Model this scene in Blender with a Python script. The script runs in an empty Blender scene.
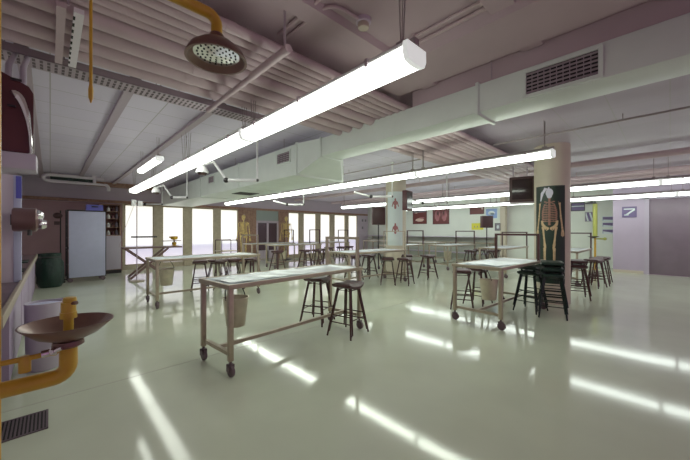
import bpy, bmesh, math, random
from mathutils import Vector, Matrix, Euler
random.seed(7)
D, S = bpy.data, bpy.context.scene
COL = S.collection
PI = math.pi
CEIL = 3.3

# ------------------------------------------------------------------ materials
def mat(name, color, rough=.5, metal=0., noise=0., nscale=8., bump=0., bscale=60., emit=0., ecol=None, spec=.5, coat=0.):
    m = D.materials.new(name); m.use_nodes = True
    nt = m.node_tree; b = nt.nodes['Principled BSDF']
    c = (*color, 1)
    b.inputs['Base Color'].default_value = c
    b.inputs['Roughness'].default_value = rough
    b.inputs['Metallic'].default_value = metal
    b.inputs['Specular IOR Level'].default_value = spec
    b.inputs['Coat Weight'].default_value = coat
    tc = nt.nodes.new('ShaderNodeTexCoord')
    if noise:
        n = nt.nodes.new('ShaderNodeTexNoise'); n.inputs['Scale'].default_value = nscale; n.inputs['Detail'].default_value = 4
        nt.links.new(tc.outputs['Object'], n.inputs['Vector'])
        r = nt.nodes.new('ShaderNodeValToRGB')
        r.color_ramp.elements[0].position = .3; r.color_ramp.elements[1].position = .7
        r.color_ramp.elements[0].color = (*[max(0, x*(1-noise)) for x in color], 1)
        r.color_ramp.elements[1].color = (*[min(1, x*(1+noise)) for x in color], 1)
        nt.links.new(n.outputs['Fac'], r.inputs['Fac']); nt.links.new(r.outputs['Color'], b.inputs['Base Color'])
    if bump:
        n2 = nt.nodes.new('ShaderNodeTexNoise'); n2.inputs['Scale'].default_value = bscale
        nt.links.new(tc.outputs['Object'], n2.inputs['Vector'])
        bp = nt.nodes.new('ShaderNodeBump'); bp.inputs['Strength'].default_value = bump; bp.inputs['Distance'].default_value = .02
        nt.links.new(n2.outputs['Fac'], bp.inputs['Height']); nt.links.new(bp.outputs['Normal'], b.inputs['Normal'])
    if emit:
        b.inputs['Emission Color'].default_value = (*(ecol or color), 1)
        b.inputs['Emission Strength'].default_value = emit
    return m

M = {}
M['floor'] = mat('floor_resin', (.60,.64,.50), .085, noise=.06, nscale=1.3, bump=.035, bscale=2.5, spec=.5)
M['ceiling'] = mat('ceiling_paint', (.50,.38,.41), .75, noise=.06, nscale=2)
M['wall_white'] = mat('white_paint', (.76,.81,.72), .6, noise=.03, nscale=2)
M['wall_lilac'] = mat('pale_wall', (.62,.53,.62), .6, noise=.04, nscale=2)
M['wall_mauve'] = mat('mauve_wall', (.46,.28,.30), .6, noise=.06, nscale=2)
M['wall_violet_light'] = mat('violet_light_wall', (.50,.42,.54), .6, noise=.04, nscale=2)  # dim violet light of the door side put into the wall colour
M['duct'] = mat('duct_paint', (.74,.80,.75), .45, noise=.04, nscale=3)
M['pipe'] = mat('pipe_paint', (.56,.43,.45), .45, noise=.06, nscale=4)
M['pipe_white'] = mat('white_pipe', (.86,.80,.84), .4)
M['steel'] = mat('brushed_steel', (.43,.36,.27), .36, .45, noise=.08, nscale=12)
M['steel_top'] = mat('steel_tabletop', (.72,.79,.84), .25, .1, noise=.10, nscale=5)
M['dryer'] = mat('dark_bronze', (.17,.09,.09), .3, .4)
M['base_violet'] = mat('violet_front', (.34,.26,.38), .5)
M['chrome'] = mat('chrome', (.75,.72,.74), .12, 1.)
M['tan'] = mat('pillar_paint', (.62,.55,.43), .55, noise=.04, nscale=3)
M['wood'] = mat('wood_panel', (.36,.20,.14), .5, noise=.25, nscale=14)
M['wood_frame'] = mat('wood_frame', (.50,.43,.31), .5, noise=.1, nscale=10)
M['black'] = mat('black_metal', (.022,.018,.02), .4)
M['seat'] = mat('seat_vinyl', (.065,.022,.028), .45, noise=.2, nscale=20)
M['seat_green'] = mat('dark_green_vinyl', (.006,.020,.016), .45, noise=.2, nscale=20)
M['leg_brown'] = mat('brown_tube', (.065,.026,.026), .35, .3)
M['leg_green'] = mat('dark_green_tube', (.008,.020,.017), .35, .3)
M['trolley'] = mat('trolley_metal', (.20,.12,.11), .4, .3)
M['rubber'] = mat('wheel_rubber', (.13,.085,.10), .5)
M['yellow'] = mat('safety_yellow', (.62,.36,.03), .35, noise=.08, nscale=10)
M['lemon'] = mat('lemon_plastic', (.68,.44,.05), .35)
M['lime'] = mat('lime_yellow', (.46,.48,.10), .4)
M['bronze'] = mat('bronze_bowl', (.20,.115,.095), .32, .45, noise=.15, nscale=10)
M['bucket'] = mat('bucket_metal', (.60,.53,.40), .33, .5, noise=.1, nscale=10)
M['maroon'] = mat('maroon_case', (.085,.02,.025), .4)
M['brown_case'] = mat('dark_brown_case', (.06,.025,.025), .4)
M['screen'] = mat('dark_screen', (.03,.018,.02), .15)
M['white'] = mat('white_enamel', (.80,.80,.80), .35)
M['panel_blue'] = mat('pale_blue_panel', (.52,.54,.74), .5, noise=.03)
M['blue'] = mat('blue_plastic', (.10,.10,.50), .4)
M['dark_green'] = mat('dark_green_plastic', (.004,.022,.016), .5, noise=.3, nscale=10, bump=.3, bscale=14)
M['bone'] = mat('bone', (.68,.48,.26), .55, noise=.15, nscale=20)
M['bone_ochre'] = mat('ochre_bone', (.78,.58,.22), .55, noise=.3, nscale=25)
M['bone_red'] = mat('red_bone', (.38,.17,.12), .5)
M['skull'] = mat('pale_skull', (.70,.68,.80), .5)
M['poster_dark'] = mat('dark_green_poster', (.008,.026,.014), .45)
M['poster_white'] = mat('white_poster', (.72,.80,.80), .5)
M['poster_red'] = mat('dark_red_print', (.13,.02,.018), .4)
M['print_red'] = mat('red_print', (.36,.12,.13), .5)
M['print_pale'] = mat('pale_print', (.70,.52,.42), .5)
M['print_blue'] = mat('blue_print', (.25,.38,.70), .5)
M['print_grey'] = mat('grey_print', (.25,.23,.27), .5)
M['print_yellow'] = mat('yellow_print', (.75,.72,.05), .5)
M['print_violet'] = mat('violet_print', (.16,.12,.26), .5)
M['door'] = mat('door_bronze', (.20,.15,.19), .4, noise=.06, nscale=3)
M['dark_void'] = mat('dark_opening', (.02,.018,.02), .8)
M['counter'] = mat('counter_steel', (.18,.11,.13), .3, .5, noise=.15, nscale=6)
M['cabinet'] = mat('lilac_cabinet', (.50,.44,.54), .5)
M['glass_dark'] = mat('dark_glass', (.10,.06,.08), .12)
M['purple'] = mat('purple_plastic', (.22,.14,.26), .4)
M['grate'] = mat('grate_metal', (.14,.10,.12), .5, .4)
M['cable'] = mat('grey_cable', (.30,.25,.25), .5)
M['perf'] = mat('galvanised', (.46,.37,.42), .45, .3)

def lamp_mat(name, col, s):
    return mat(name, (.9,.9,.9), .4, emit=s, ecol=col)
M['lamp_cap'] = lamp_mat('lamp_end_cap',(.95,1,.95),.45)
M['tube_warm'] = lamp_mat('lamp_diffuser', (.94,1.,.88), 6.)
M['tube_mid'] = lamp_mat('lamp_diffuser_middle', (.90,1.,.84), 15.)
M['tube_far'] = lamp_mat('lamp_diffuser_far', (.90,1.,.92), 8.)
M['tube_cool'] = lamp_mat('lamp_diffuser_cool', (.90,1.,.92), 8.5)

def pane_mat():
    m = D.materials.new('bright_blind'); m.use_nodes = True
    nt = m.node_tree; b = nt.nodes['Principled BSDF']
    g = nt.nodes.new('ShaderNodeNewGeometry'); sx = nt.nodes.new('ShaderNodeSeparateXYZ')
    r = nt.nodes.new('ShaderNodeValToRGB')
    mp = nt.nodes.new('ShaderNodeMapRange'); mp.inputs['From Max'].default_value = 2.6
    nt.links.new(g.outputs['Position'], sx.inputs[0]); nt.links.new(sx.outputs['Z'], mp.inputs['Value'])
    nt.links.new(mp.outputs[0], r.inputs['Fac'])
    e = r.color_ramp.elements
    e[0].position = .0; e[0].color = (.75,.66,.78,1)
    e[1].position = 1.; e[1].color = (1,.98,.86,1)
    for p, c in ((.20,(.62,.55,.72)),(.33,(.45,.42,.62)),(.38,(1,.98,1)),):
        k = e.new(p); k.color = (*c,1)
    b.inputs['Base Color'].default_value = (.8,.8,.8,1)
    nt.links.new(r.outputs['Color'], b.inputs['Emission Color'])
    b.inputs['Emission Strength'].default_value = .92
    return m
M['pane'] = pane_mat()

def ceil_mat(c1=(.69,.63,.75,1), c2=(.64,.58,.71,1)):
    # painted boards: faint joints along the room
    m = D.materials.new('board_ceiling'); m.use_nodes = True
    nt = m.node_tree; b = nt.nodes['Principled BSDF']; b.inputs['Roughness'].default_value = .5
    tc = nt.nodes.new('ShaderNodeTexCoord')
    br = nt.nodes.new('ShaderNodeTexBrick'); br.offset = .0
    br.inputs['Scale'].default_value = 1.; br.inputs['Brick Width'].default_value = 1.2; br.inputs['Row Height'].default_value = .6
    br.inputs['Mortar Size'].default_value = .008; br.inputs['Mortar Smooth'].default_value = .3
    br.inputs['Color1'].default_value = c1; br.inputs['Color2'].default_value = c2; br.inputs['Mortar'].default_value = (.42,.38,.40,1)
    nt.links.new(tc.outputs['Object'], br.inputs['Vector']); nt.links.new(br.outputs['Color'], b.inputs['Base Color'])
    return m
M['boards'] = ceil_mat(); M['boards_shaded'] = ceil_mat((.48,.41,.49,1),(.45,.385,.46,1))  # second copy carries the dimmer purple light of the door side in its colours

# ------------------------------------------------------------------ mesh helpers
class MB:
    def __init__(self): self.bm = bmesh.new()
    def _add(self, verts, faces):
        vs = [self.bm.verts.new(v) for v in verts]
        for f in faces:
            try: self.bm.faces.new([vs[i] for i in f])
            except ValueError: pass
        return vs
    def box(self, x0, x1, y0, y1, z0, z1, bev=0., rot=None, about=None):
        v = [(x0,y0,z0),(x1,y0,z0),(x1,y1,z0),(x0,y1,z0),(x0,y0,z1),(x1,y0,z1),(x1,y1,z1),(x0,y1,z1)]
        vs = self._add(v, [(0,3,2,1),(4,5,6,7),(0,1,5,4),(1,2,6,5),(2,3,7,6),(3,0,4,7)])
        if bev:
            es = list({e for q in vs for e in q.link_edges})
            r = bmesh.ops.bevel(self.bm, geom=es, offset=bev, segments=2, affect='EDGES', profile=.5)
            vs = r['verts'] if False else vs
        if rot and not bev:
            c = Vector(about or ((x0+x1)/2,(y0+y1)/2,(z0+z1)/2)); R = Euler(rot).to_matrix()
            for q in vs: q.co = c + R @ (q.co - c)
        return self
    def bar(self, a, b, w, h, up=(0,0,1)):
        a, b = Vector(a), Vector(b); d = (b-a).normalized(); u = Vector(up)
        if abs(d.dot(u)) > .97: u = Vector((0,1,0))
        s = d.cross(u).normalized(); u = s.cross(d).normalized()
        v = [p + s*sx*w/2 + u*sz*h/2 for p in (a,b) for sx, sz in ((-1,-1),(1,-1),(1,1),(-1,1))]
        self._add(v, [(0,1,2,3),(7,6,5,4),(0,4,5,1),(1,5,6,2),(2,6,7,3),(3,7,4,0)]); return self
    def tube(self, pts, r, seg=10, cap=True, closed=False):
        P = [Vector(p) for p in pts]; n = len(P); rings = []
        rr = r if isinstance(r, (list, tuple)) else [r]*n
        prev = None
        for i in range(n):
            if closed: t = P[(i+1)%n]-P[i-1]
            elif i == 0: t = P[1]-P[0]
            elif i == n-1: t = P[-1]-P[-2]
            else: t = (P[i+1]-P[i]).normalized()+(P[i]-P[i-1]).normalized()
            t.normalize()
            if prev is None:
                a = Vector((0,0,1)) if abs(t.z) < .9 else Vector((1,0,0))
                u = t.cross(a).normalized()
            else:
                u = (prev - t*prev.dot(t)).normalized()
            prev = u; w = t.cross(u)
            rings.append([self.bm.verts.new(P[i]+(u*math.cos(2*PI*k/seg)+w*math.sin(2*PI*k/seg))*rr[i]) for k in range(seg)])
        for i in range(n if closed else n-1):
            A, B = rings[i], rings[(i+1)%n]
            for k in range(seg):
                self.bm.faces.new((A[k],A[(k+1)%seg],B[(k+1)%seg],B[k]))
        if cap and not closed:
            self.bm.faces.new(rings[0][::-1]); self.bm.faces.new(rings[-1])
        return self
    def lathe(self, prof, c=(0,0,0), seg=24, axis='z', cap=True):
        c = Vector(c); rings = []
        for r, h in prof:
            ring = []
            for k in range(seg):
                a = 2*PI*k/seg; x, y = r*math.cos(a), r*math.sin(a)
                v = {'z':(x,y,h),'x':(h,x,y),'y':(y,h,x)}[axis]
                ring.append(self.bm.verts.new(c+Vector(v)))
            rings.append(ring)
        for A, B in zip(rings, rings[1:]):
            for k in range(seg): self.bm.faces.new((A[k],A[(k+1)%seg],B[(k+1)%seg],B[k]))
        if cap:
            if prof[0][0] > 1e-5: self.bm.faces.new(rings[0][::-1])
            if prof[-1][0] > 1e-5: self.bm.faces.new(rings[-1])
        return self
    def ball(self, c, r, seg=12):
        rx, ry, rz = r if isinstance(r, (tuple, list)) else (r,r,r)
        m = Matrix.Translation(c) @ Matrix.Diagonal((rx,ry,rz,1))
        bmesh.ops.create_uvsphere(self.bm, u_segments=seg, v_segments=max(6, seg*2//3), radius=1, matrix=m); return self
    def prism(self, pts2, y0, y1, plane='xz'):
        n = len(pts2)
        f = {'xz': lambda p, d: (p[0], d, p[1]), 'yz': lambda p, d: (d, p[0], p[1]), 'xy': lambda p, d: (p[0], p[1], d)}[plane]
        v = [f(p,y0) for p in pts2]+[f(p,y1) for p in pts2]
        self._add(v, [tuple(range(n))[::-1], tuple(range(n,2*n))]+[(i,(i+1)%n,n+(i+1)%n,n+i) for i in range(n)]); return self
    def map(self, fn):
        for v in self.bm.verts: v.co = Vector(fn(v.co))
        return self
    def build(self, name, m, parent=None, loc=(0,0,0), smooth=True):
        bmesh.ops.recalc_face_normals(self.bm, faces=self.bm.faces[:])
        me = D.meshes.new(name); self.bm.to_mesh(me); self.bm.free()
        me.materials.append(m if not isinstance(m, str) else M[m])
        if smooth:
            for p in me.polygons: p.use_smooth = True
            me.set_sharp_from_angle(angle=math.radians(38))
        o = D.objects.new(name, me); COL.objects.link(o); o.location = loc
        if parent: o.parent = parent
        return o

def tag(o, label, cat, group=None, kind=None):
    o['label'] = label; o['category'] = cat
    if group: o['group'] = group
    if kind: o['kind'] = kind
    return o
def thing(name, label, cat, loc=(0,0,0), rz=0., group=None):
    o = D.objects.new(name, None); COL.objects.link(o); o.empty_display_size = .1
    o.location = loc; o.rotation_euler = (0,0,rz)
    return tag(o, label, cat, group)
def struct(o, label, cat='wall'):
    o['kind'] = 'structure'; o['label'] = label; o['category'] = cat; return o
def kids(o): return [c for c in D.objects if c.parent == o]
def dup(root, loc, rz, label, group=None):
    r = root.copy(); COL.objects.link(r); r.location = loc; r.rotation_euler = (0,0,rz); r['label'] = label
    if group: r['group'] = group
    for ch in kids(root):
        c = ch.copy(); COL.objects.link(c); c.parent = r
        for g in kids(ch):
            d = g.copy(); COL.objects.link(d); d.parent = c
    return r
def arc(c, r, a0, a1, n, ax1, ax2):
    c, ax1, ax2 = Vector(c), Vector(ax1), Vector(ax2)
    return [c+ax1*r*math.cos(a0+(a1-a0)*i/n)+ax2*r*math.sin(a0+(a1-a0)*i/n) for i in range(n+1)]

# ------------------------------------------------------------------ setting
XW, YW = -.75, 14.5
struct(MB().box(-1.0,17.2,-4,14.8,-.1,0).build('floor','floor',smooth=False), 'pale glossy green-cream resin floor with lamp reflections', 'floor')
jt = MB()
for p, q in (((-.7,3.80),(15,3.92)),((1.15,-4),(1.15,3.82))):
    if p[0] == -.7: jt.bar((p[0],p[1],.0005),(q[0],q[1],.0005),.010,.002)
struct(jt.build('trim_1', mat('seam',(.42,.40,.33),.4)), 'thin dark seam running across the resin floor', 'floor seam')

ce = MB().box(-1.0,17.2,4.05,14.8,CEIL,CEIL+.15)
struct(ce.build('ceiling','boards',smooth=False), 'pale boarded ceiling beyond the pipe bundle', 'ceiling')
struct(MB().box(3.9,17.2,-4,4.05,CEIL,CEIL+.15).build('ceiling_tiles','boards_shaded',smooth=False),'tiled ceiling over the pillar and bronze door, dim purple light in its colour','ceiling')
cs = MB().box(-1.0,3.9,-4,4.05,CEIL,CEIL+.15)
struct(cs.build('ceiling_slab','ceiling',smooth=False), 'painted mauve ceiling slab near the camera', 'ceiling')
# shallow ribs on the slab, along x
n = 0
for y in (-1.3,-.2,.91,2.02):
    n += 1
    rb = MB().prism([(y-.13,CEIL+.01),(y-.09,CEIL-.05),(y+.09,CEIL-.05),(y+.13,CEIL+.01)], XW, 3.35, 'yz')
    struct(rb.build(f'trim_{n+1}','ceiling'), 'shallow painted rib across the ceiling slab', 'ceiling rib')
for x in (-.2,.72,1.72):
    n += 1
    rb = MB().box(x-.05,x+.05,4.25,14.3,CEIL-.05,CEIL+.01)
    struct(rb.build(f'trim_{n+1}','perf'), 'narrow cover strip along the boarded ceiling', 'ceiling strip')
# long shallow beam beside duct
n += 1
bm_ = MB().prism([(2.55,CEIL+.01),(2.62,CEIL-.09),(3.2,CEIL-.09),(3.3,CEIL+.01)], -3.9, 2.4, 'xz')
struct(bm_.build(f'trim_{n+1}','ceiling'), 'shallow ceiling beam running beside the air duct', 'ceiling beam')
n += 1
struct(MB().box(3.4,3.95,-3.9,2.3,3.06,CEIL+.01).build(f'trim_{n+1}','ceiling'), 'ceiling beam behind the front of the duct', 'ceiling beam')

# left wall
struct(MB().box(XW-.2,XW,-3,YW,0,CEIL).build('wall_left','wall_lilac',smooth=False), 'pale lilac wall behind the counter')
# window wall with openings
WIN = [(2.06,3.06),(3.35,4.19),(4.48,5.47),(5.74,6.62),(9.48,10.21),(10.49,11.43),(11.73,12.53),(12.86,13.81),(14.08,14.92)]
SILL, HEAD = .16, 2.53
wb = MB().box(XW,2.0,YW,YW+.25,HEAD,CEIL).box(2.0,17,YW,YW+.25,HEAD+.04,CEIL).box(14.92,17,YW,YW+.25,0,HEAD+.04)
struct(wb.build('wall_back','wall_lilac',smooth=False), 'pale bulkhead wall above the row of bright windows')
struct(MB().box(XW,2.06,YW-.02,YW+.25,0,HEAD).build('wall_back_left','wall_mauve',smooth=False), 'dim mauve wall behind the rack trolley')
pr_ = MB()
edges = sorted(WIN)
prev = None
for a, b in WIN:
    if prev is not None and a-prev < 1: pr_.box(prev,a,YW-.05,YW+.2,0,HEAD+.04)
    prev = b
pr_.box(2.0,2.06,YW-.05,YW+.2,0,HEAD+.04)
for a, b in WIN: pr_.box(a,b,YW,YW+.2,0,SILL)
n += 1
struct(pr_.build(f'trim_{n+1}','wood_frame',smooth=False), 'tan timber posts and sills between the bright windows', 'window posts')
n += 1
struct(MB().box(XW,15.9,YW-.09,YW,HEAD+.02,HEAD+.12).build(f'trim_{n+1}','wood',smooth=False), 'dark timber head rail above the windows', 'trim')
pn = MB()
for x0, x1 in ((6.62,7.57),(8.86,9.48)):
    k = int((x1-x0)/.12)
    for i in range(k):
        w = (x1-x0)/k; pn.box(x0+i*w+.006,x0+(i+1)*w-.006,YW-.04,YW+.15,0,HEAD+.04)
    pn.box(x0,x1,YW-.02,YW+.14,0,HEAD+.04)
n += 1
struct(pn.build(f'trim_{n+1}','wood',smooth=False), 'brown vertical timber boards either side of the glazed door', 'timber panel')
n += 1
struct(MB().box(7.57,8.86,YW-.01,YW+.2,2.0,HEAD+.04).build(f'trim_{n+1}', mat('grey_panel',(.36,.42,.40),.6), smooth=False), 'grey-green panel above the glazed door', 'panel')
for i, (a, b) in enumerate(WIN):
    fr = MB(); t = .045
    fr.box(a,a+t,YW-.02,YW+.06,SILL,HEAD).box(b-t,b,YW-.02,YW+.06,SILL,HEAD).box(a,b,YW-.02,YW+.06,HEAD-t,HEAD+.04).box(a,b,YW-.02,YW+.06,SILL,SILL+t)
    w = struct(fr.build(f'window_{i+1}','wood_frame',smooth=False), 'tall bright window in the long window wall', 'window')
    p = MB().box(a+.01,b-.01,YW+.03,YW+.05,SILL+.01,HEAD).build('window_pane','pane',w,smooth=False)
    p['label'] = 'glowing white pane'
dg = struct(MB().box(7.57,7.66,YW-.03,YW+.1,0,2.0).box(8.77,8.86,YW-.03,YW+.1,0,2.0).box(8.17,8.27,YW-.03,YW+.1,0,2.0).box(7.57,8.86,YW-.03,YW+.1,1.92,2.03).box(7.57,8.86,YW-.03,YW+.1,0,.5).build('door_1','wall_lilac',smooth=False), 'pale double door with dark glass between the skeletons', 'door')
MB().box(7.66,8.17,YW,YW+.05,.5,1.93).box(8.27,8.77,YW,YW+.05,.5,1.93).build('door_glass','glass_dark',dg,smooth=False)

# far (x) walls
XP = 16.0
struct(MB().box(XP,XP+.25,5.75,YW,0,CEIL).build('wall_right','wall_white',smooth=False), 'white wall hung with framed pictures')
struct(MB().box(16.5,16.7,1.3,5.75,0,CEIL).build('wall_right_recess','wall_white',smooth=False), 'white recessed wall behind the round pillar')
n += 1
struct(MB().box(XP-.03,XP+.25,5.52,5.75,0,CEIL).build(f'trim_{n+1}','tan',smooth=False), 'tan pilaster at the end of the picture wall', 'pilaster')
XD = 15.0
struct(MB().box(XD,XD+.2,.62,1.3,0,CEIL).box(XD,XD+.2,-2.2,.62,2.66,CEIL).box(XD,XD+.2,-4,-2.2,0,CEIL).box(XD,16.7,1.3,1.45,0,CEIL).build('wall_right_door','wall_violet_light',smooth=False), 'wall with the wide bronze door, dim violet light in its colour')
dr = struct(MB().box(XD-.03,XD+.1,.50,.62,0,2.66).box(XD-.03,XD+.1,-2.2,-2.1,0,2.66).box(XD-.03,XD+.1,-2.2,.62,2.60,2.70).build('door_2','cabinet',smooth=False), 'wide bronze door in a pale frame', 'door')
MB().box(XD+.02,XD+.07,-.8,.50,0.01,2.6,.004).build('door_leaf','door',dr)
MB().box(XD+.02,XD+.07,-2.1,-.81,0.01,2.6,.004).build('door_leaf','door',dr)
MB().box(XD-.012,XD,.64,1.45,0,.1).build('baseboard_right','tan',smooth=False)['kind'] = 'structure'
o = D.objects['baseboard_right']; o['label'] = 'low tan baseboard by the bronze door'; o['category'] = 'baseboard'

# round pillars
for i, (x, y, r, lab) in enumerate(((7.75,1.74,.325,'round cream pillar carrying the skeleton poster'),(8.83,6.67,.35,'round cream pillar with a white anatomy sheet'))):
    p = MB().lathe([(r,0),(r,CEIL+.02)], (x,y,0), 40).build('pillar' if i == 0 else 'pillar.001','tan')
    struct(p, lab, 'pillar')

# ------------------------------------------------------------------ services on the ceiling
# air duct: narrow front run, flared piece, wide back run
def duct():
    r = thing('air_duct', 'long pale green-white air duct hung below the ceiling', 'duct', (3.35,0,2.5))
    def L(x0,x1,y0,y1,z0,z1): return MB().box(x0-3.35,x1-3.35,y0,y1,z0-2.5,z1-2.5,.012)
    L(3.38,3.82,-2.6,4.15,2.79,3.10).build('narrow_section','duct',r)
    L(3.30,4.45,4.75,14.3,2.54,3.12).build('wide_section','duct',r)
    a = [(3.38,4.13,2.79),(3.82,4.13,2.79),(3.82,4.13,3.10),(3.38,4.13,3.10)]
    b = [(3.30,4.77,2.54),(4.45,4.77,2.54),(4.45,4.77,3.12),(3.30,4.77,3.12)]
    m = MB(); m._add([(p[0]-3.35,p[1],p[2]-2.5) for p in a+b], [(0,1,2,3),(7,6,5,4),(0,4,5,1),(1,5,6,2),(2,6,7,3),(3,7,4,0)])
    m.build('flared_section','duct',r,smooth=False)
    for y, x0, x1, z0, z1 in ((1.45,3.38,3.82,2.79,3.10),(-.9,3.38,3.82,2.79,3.10),(4.15,3.38,3.82,2.79,3.1),(4.76,3.30,4.45,2.54,3.12),(7.2,3.30,4.45,2.54,3.12),(9.8,3.30,4.45,2.54,3.12)):
        L(x0-.025,x1+.025,y-.02,y+.02,z0-.025,z1+.02).build('flange','duct',r)
    for y0, y1, x, z0, z1, k in ((.42,.97,3.38,2.83,3.04,6),(4.98,5.42,3.30,2.83,3.02,5),(8.72,9.12,3.30,2.86,3.04,5)):
        t = .03; xx = x-3.35-.012
        g = MB()
        g.box(xx-.01,xx+.015,y0-t,y1+t,z1-2.5,z1-2.5+t).box(xx-.01,xx+.015,y0-t,y1+t,z0-2.5-t,z0-2.5).box(xx-.01,xx+.015,y0-t,y0,z0-2.5,z1-2.5).box(xx-.01,xx+.015,y1,y1+t,z0-2.5,z1-2.5)
        go = g.build('vent_grille','duct',r,smooth=False)
        MB().box(xx+.008,xx+.0125,y0,y1,z0-2.5,z1-2.5).build('vent_opening','dark_void',go,smooth=False)
        l = MB()
        for i in range(k):
            z = z0-2.5+(z1-z0)*(i+.5)/k
            l.box(xx-.006,xx+.006,y0,y1,z-.006,z+.006,rot=(0,.5,0))
        nb = int((y1-y0)/.05)
        for i in range(1,nb): l.box(xx-.004,xx+.006,y0+(y1-y0)*i/nb-.0025,y0+(y1-y0)*i/nb+.0025,z0-2.5,z1-2.5)
        l.build('louvers','perf',go,smooth=False)
    MB().box(.3,.85,7.85,8.4,.03,.045).build('intake_grille','dark_void',r,smooth=False)
    for y in (-1.2,1.3,3.4,5.2,7.4,9.9,12.5):
        for x in (.02,.48):
            MB().tube([(x+(.0 if y<4.5 else -.06)+(0 if x<.1 or y<4.5 else .62),y,.61),(x+(.0 if y<4.5 else -.06)+(0 if x<.1 or y<4.5 else .62),y,CEIL-2.5)],.006,6).build('hanger_rod','perf',r)
duct()

# bundle of pipes running along x
ys = [2.42,2.53,2.64,2.75,2.85,3.00,3.23,3.46,3.68]
for i, y in enumerate(ys):
    r = .042 if i < 5 else .078
    z = 3.14 - r*.3
    m = MB().tube([(XW-.02,y,z),(14.6,y,z)], r, 14)
    for x in (1.0,2.9,5.5): m.tube([(x,y,z),(x+.08,y,z)], r+.004, 14)
    tag(m.build('ceiling_pipe','pipe'), ['slim painted pipe first in the bundle, nearest the shower side','slim painted pipe second in the ceiling bundle','slim painted pipe third in the ceiling bundle','slim painted pipe fourth in the ceiling bundle','slim painted pipe at the middle of the ceiling bundle','thick painted pipe next to the slim pipes of the bundle','thick painted pipe second of the four fat ones','thick painted pipe third of the four fat ones','thick painted pipe beside the perforated cable tray'][i], 'pipe', 'painted pipes bundled under the ceiling')
# shade in the gap behind the pipes is a dark painted strip, further down; perforated cable tray
ct = thing('cable_tray','long perforated cable tray beside the pipe bundle','cable tray',(0,4.05,3.05))
tr = MB().box(XW,2.55,-.13,.13,0,.006).box(XW,2.55,-.13,-.124,0,.07).box(XW,2.55,.124,.13,0,.07)
tr.build('tray','perf',ct,smooth=False)
sl = MB()
x = XW+.03
while x < 2.5:
    for yy in (-.10,-.02,.05): sl.box(x,x+.022,yy,yy+.05,-.003,.0005)
    x += .05
M['slot'] = mat('slot_shadow',(.13,.10,.11),.8)
o = sl.build('tray_slots','slot',ct,smooth=False); o['kind'] = 'stuff'
cb = MB()
for k in range(3): cb.tube([(XW,-.06+.06*k,.025),(2.5,-.05+.05*k,.025)],.014,6)
cb.build('cables','cable',ct)
for x in (-.3,.9,2.1): [MB().tube([(x,q,.0),(x,q,.25)],.006,6).build('hanger_rod','perf',ct) for q in (-.1,.1)]
n += 1
struct(MB().box(XW,14,3.80,3.93,3.24,3.26).build(f'trim_{n+1}','dark_void',smooth=False),'dark strip painting the shade of the slot between the pipe bundle and the cable tray','shade strip')  # thin dark panel painting the shade inside the slot
n += 1
struct(MB().box(.9,3.0,YW-.16,YW,3.14,CEIL).build(f'trim_{n+1}','wood',smooth=False),'dark timber piece under the ceiling above the first window','trim')
# cross channels under the bundle
cc = thing('support_channel','pale slotted double channel crossing under the pipe bundle','pipe support',(.09,2.75,3.0))
MB().box(-.06,-.01,.1,1.08,.02,.055).build('channel','pipe',cc,smooth=False)
m = MB().box(.03,.085,.1,1.08,.02,.055); m.build('slotted_channel','pipe_white',cc,smooth=False)
m = MB()
for k in range(9): m.box(.028,.04,.16+k*.10,.21+k*.10,.018,.021)
m.build('channel_slots','dark_void',cc,smooth=False)['kind'] = 'stuff'
MB().tube([(0,.1,.05),(0,.1,.3)],.008,6).build('hanger_rod','perf',cc)
MB().tube([(0,1.05,.05),(0,1.05,.3)],.008,6).build('hanger_rod','perf',cc)
sb = thing('support_pipe','round support bar clamped under the pipe bundle','pipe support',(1.38,2.1,2.96))
MB().tube([(0,0,0),(0,.62,0)],.034,12).build('bar','pipe',sb)
MB().tube([(0,.55,-.005),(0,1.75,-.005)],.027,12).build('sleeve','pipe',sb)
MB().tube([(0,.06,0),(0,.06,.33)],.010,8).build('hanger_rod','perf',sb)
MB().tube([(0,1.6,0),(0,1.6,.33)],.010,8).build('hanger_rod','perf',sb)
# conduits
m = MB().tube([(1.50,2.45,CEIL-.02),(1.50,-2.5,CEIL-.02)],.013,8)
tag(m.build('ceiling_conduit','pipe'),'thin straight conduit on the slab above the shower','conduit')
m = MB().tube([(1.58,2.45,CEIL-.02),(1.58,1.95,CEIL-.02)]+arc((1.72,1.95,CEIL-.02),.14,PI,PI*.5-.0,6,(1,0,0),(0,-1,0))[1:]+[(1.95,1.80,CEIL-.02)],.013,8)
tag(m.build('ceiling_conduit','pipe'),'curved conduit bending to the round smoke detector','conduit')
m = MB().tube([(2.42,2.4,CEIL-.02),(2.42,-2.5,CEIL-.02)],.013,8)
for y in (1.0,.2,1.6): m.box(2.40,2.44,y,y+.03,CEIL-.04,CEIL)
tag(m.build('ceiling_conduit','pipe'),'straight conduit on the slab past the lamp end','conduit')
m = MB().tube([(2.52,2.4,CEIL-.02),(2.52,-2.5,CEIL-.02)],.018,8)
tag(m.build('ceiling_conduit','pipe'),'thicker conduit beside the duct front','conduit')
m = MB().tube([(6.35,7.5,3.2),(6.35,-2.5,3.2)],.016,8)
for y in (6.5,3.5,.5): m.tube([(6.35,y,3.2),(6.35,y,CEIL)],.006,6)
tag(m.build('ceiling_conduit','cable'),'thin dark conduit running high across in front of the poster pillar','conduit')
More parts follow.
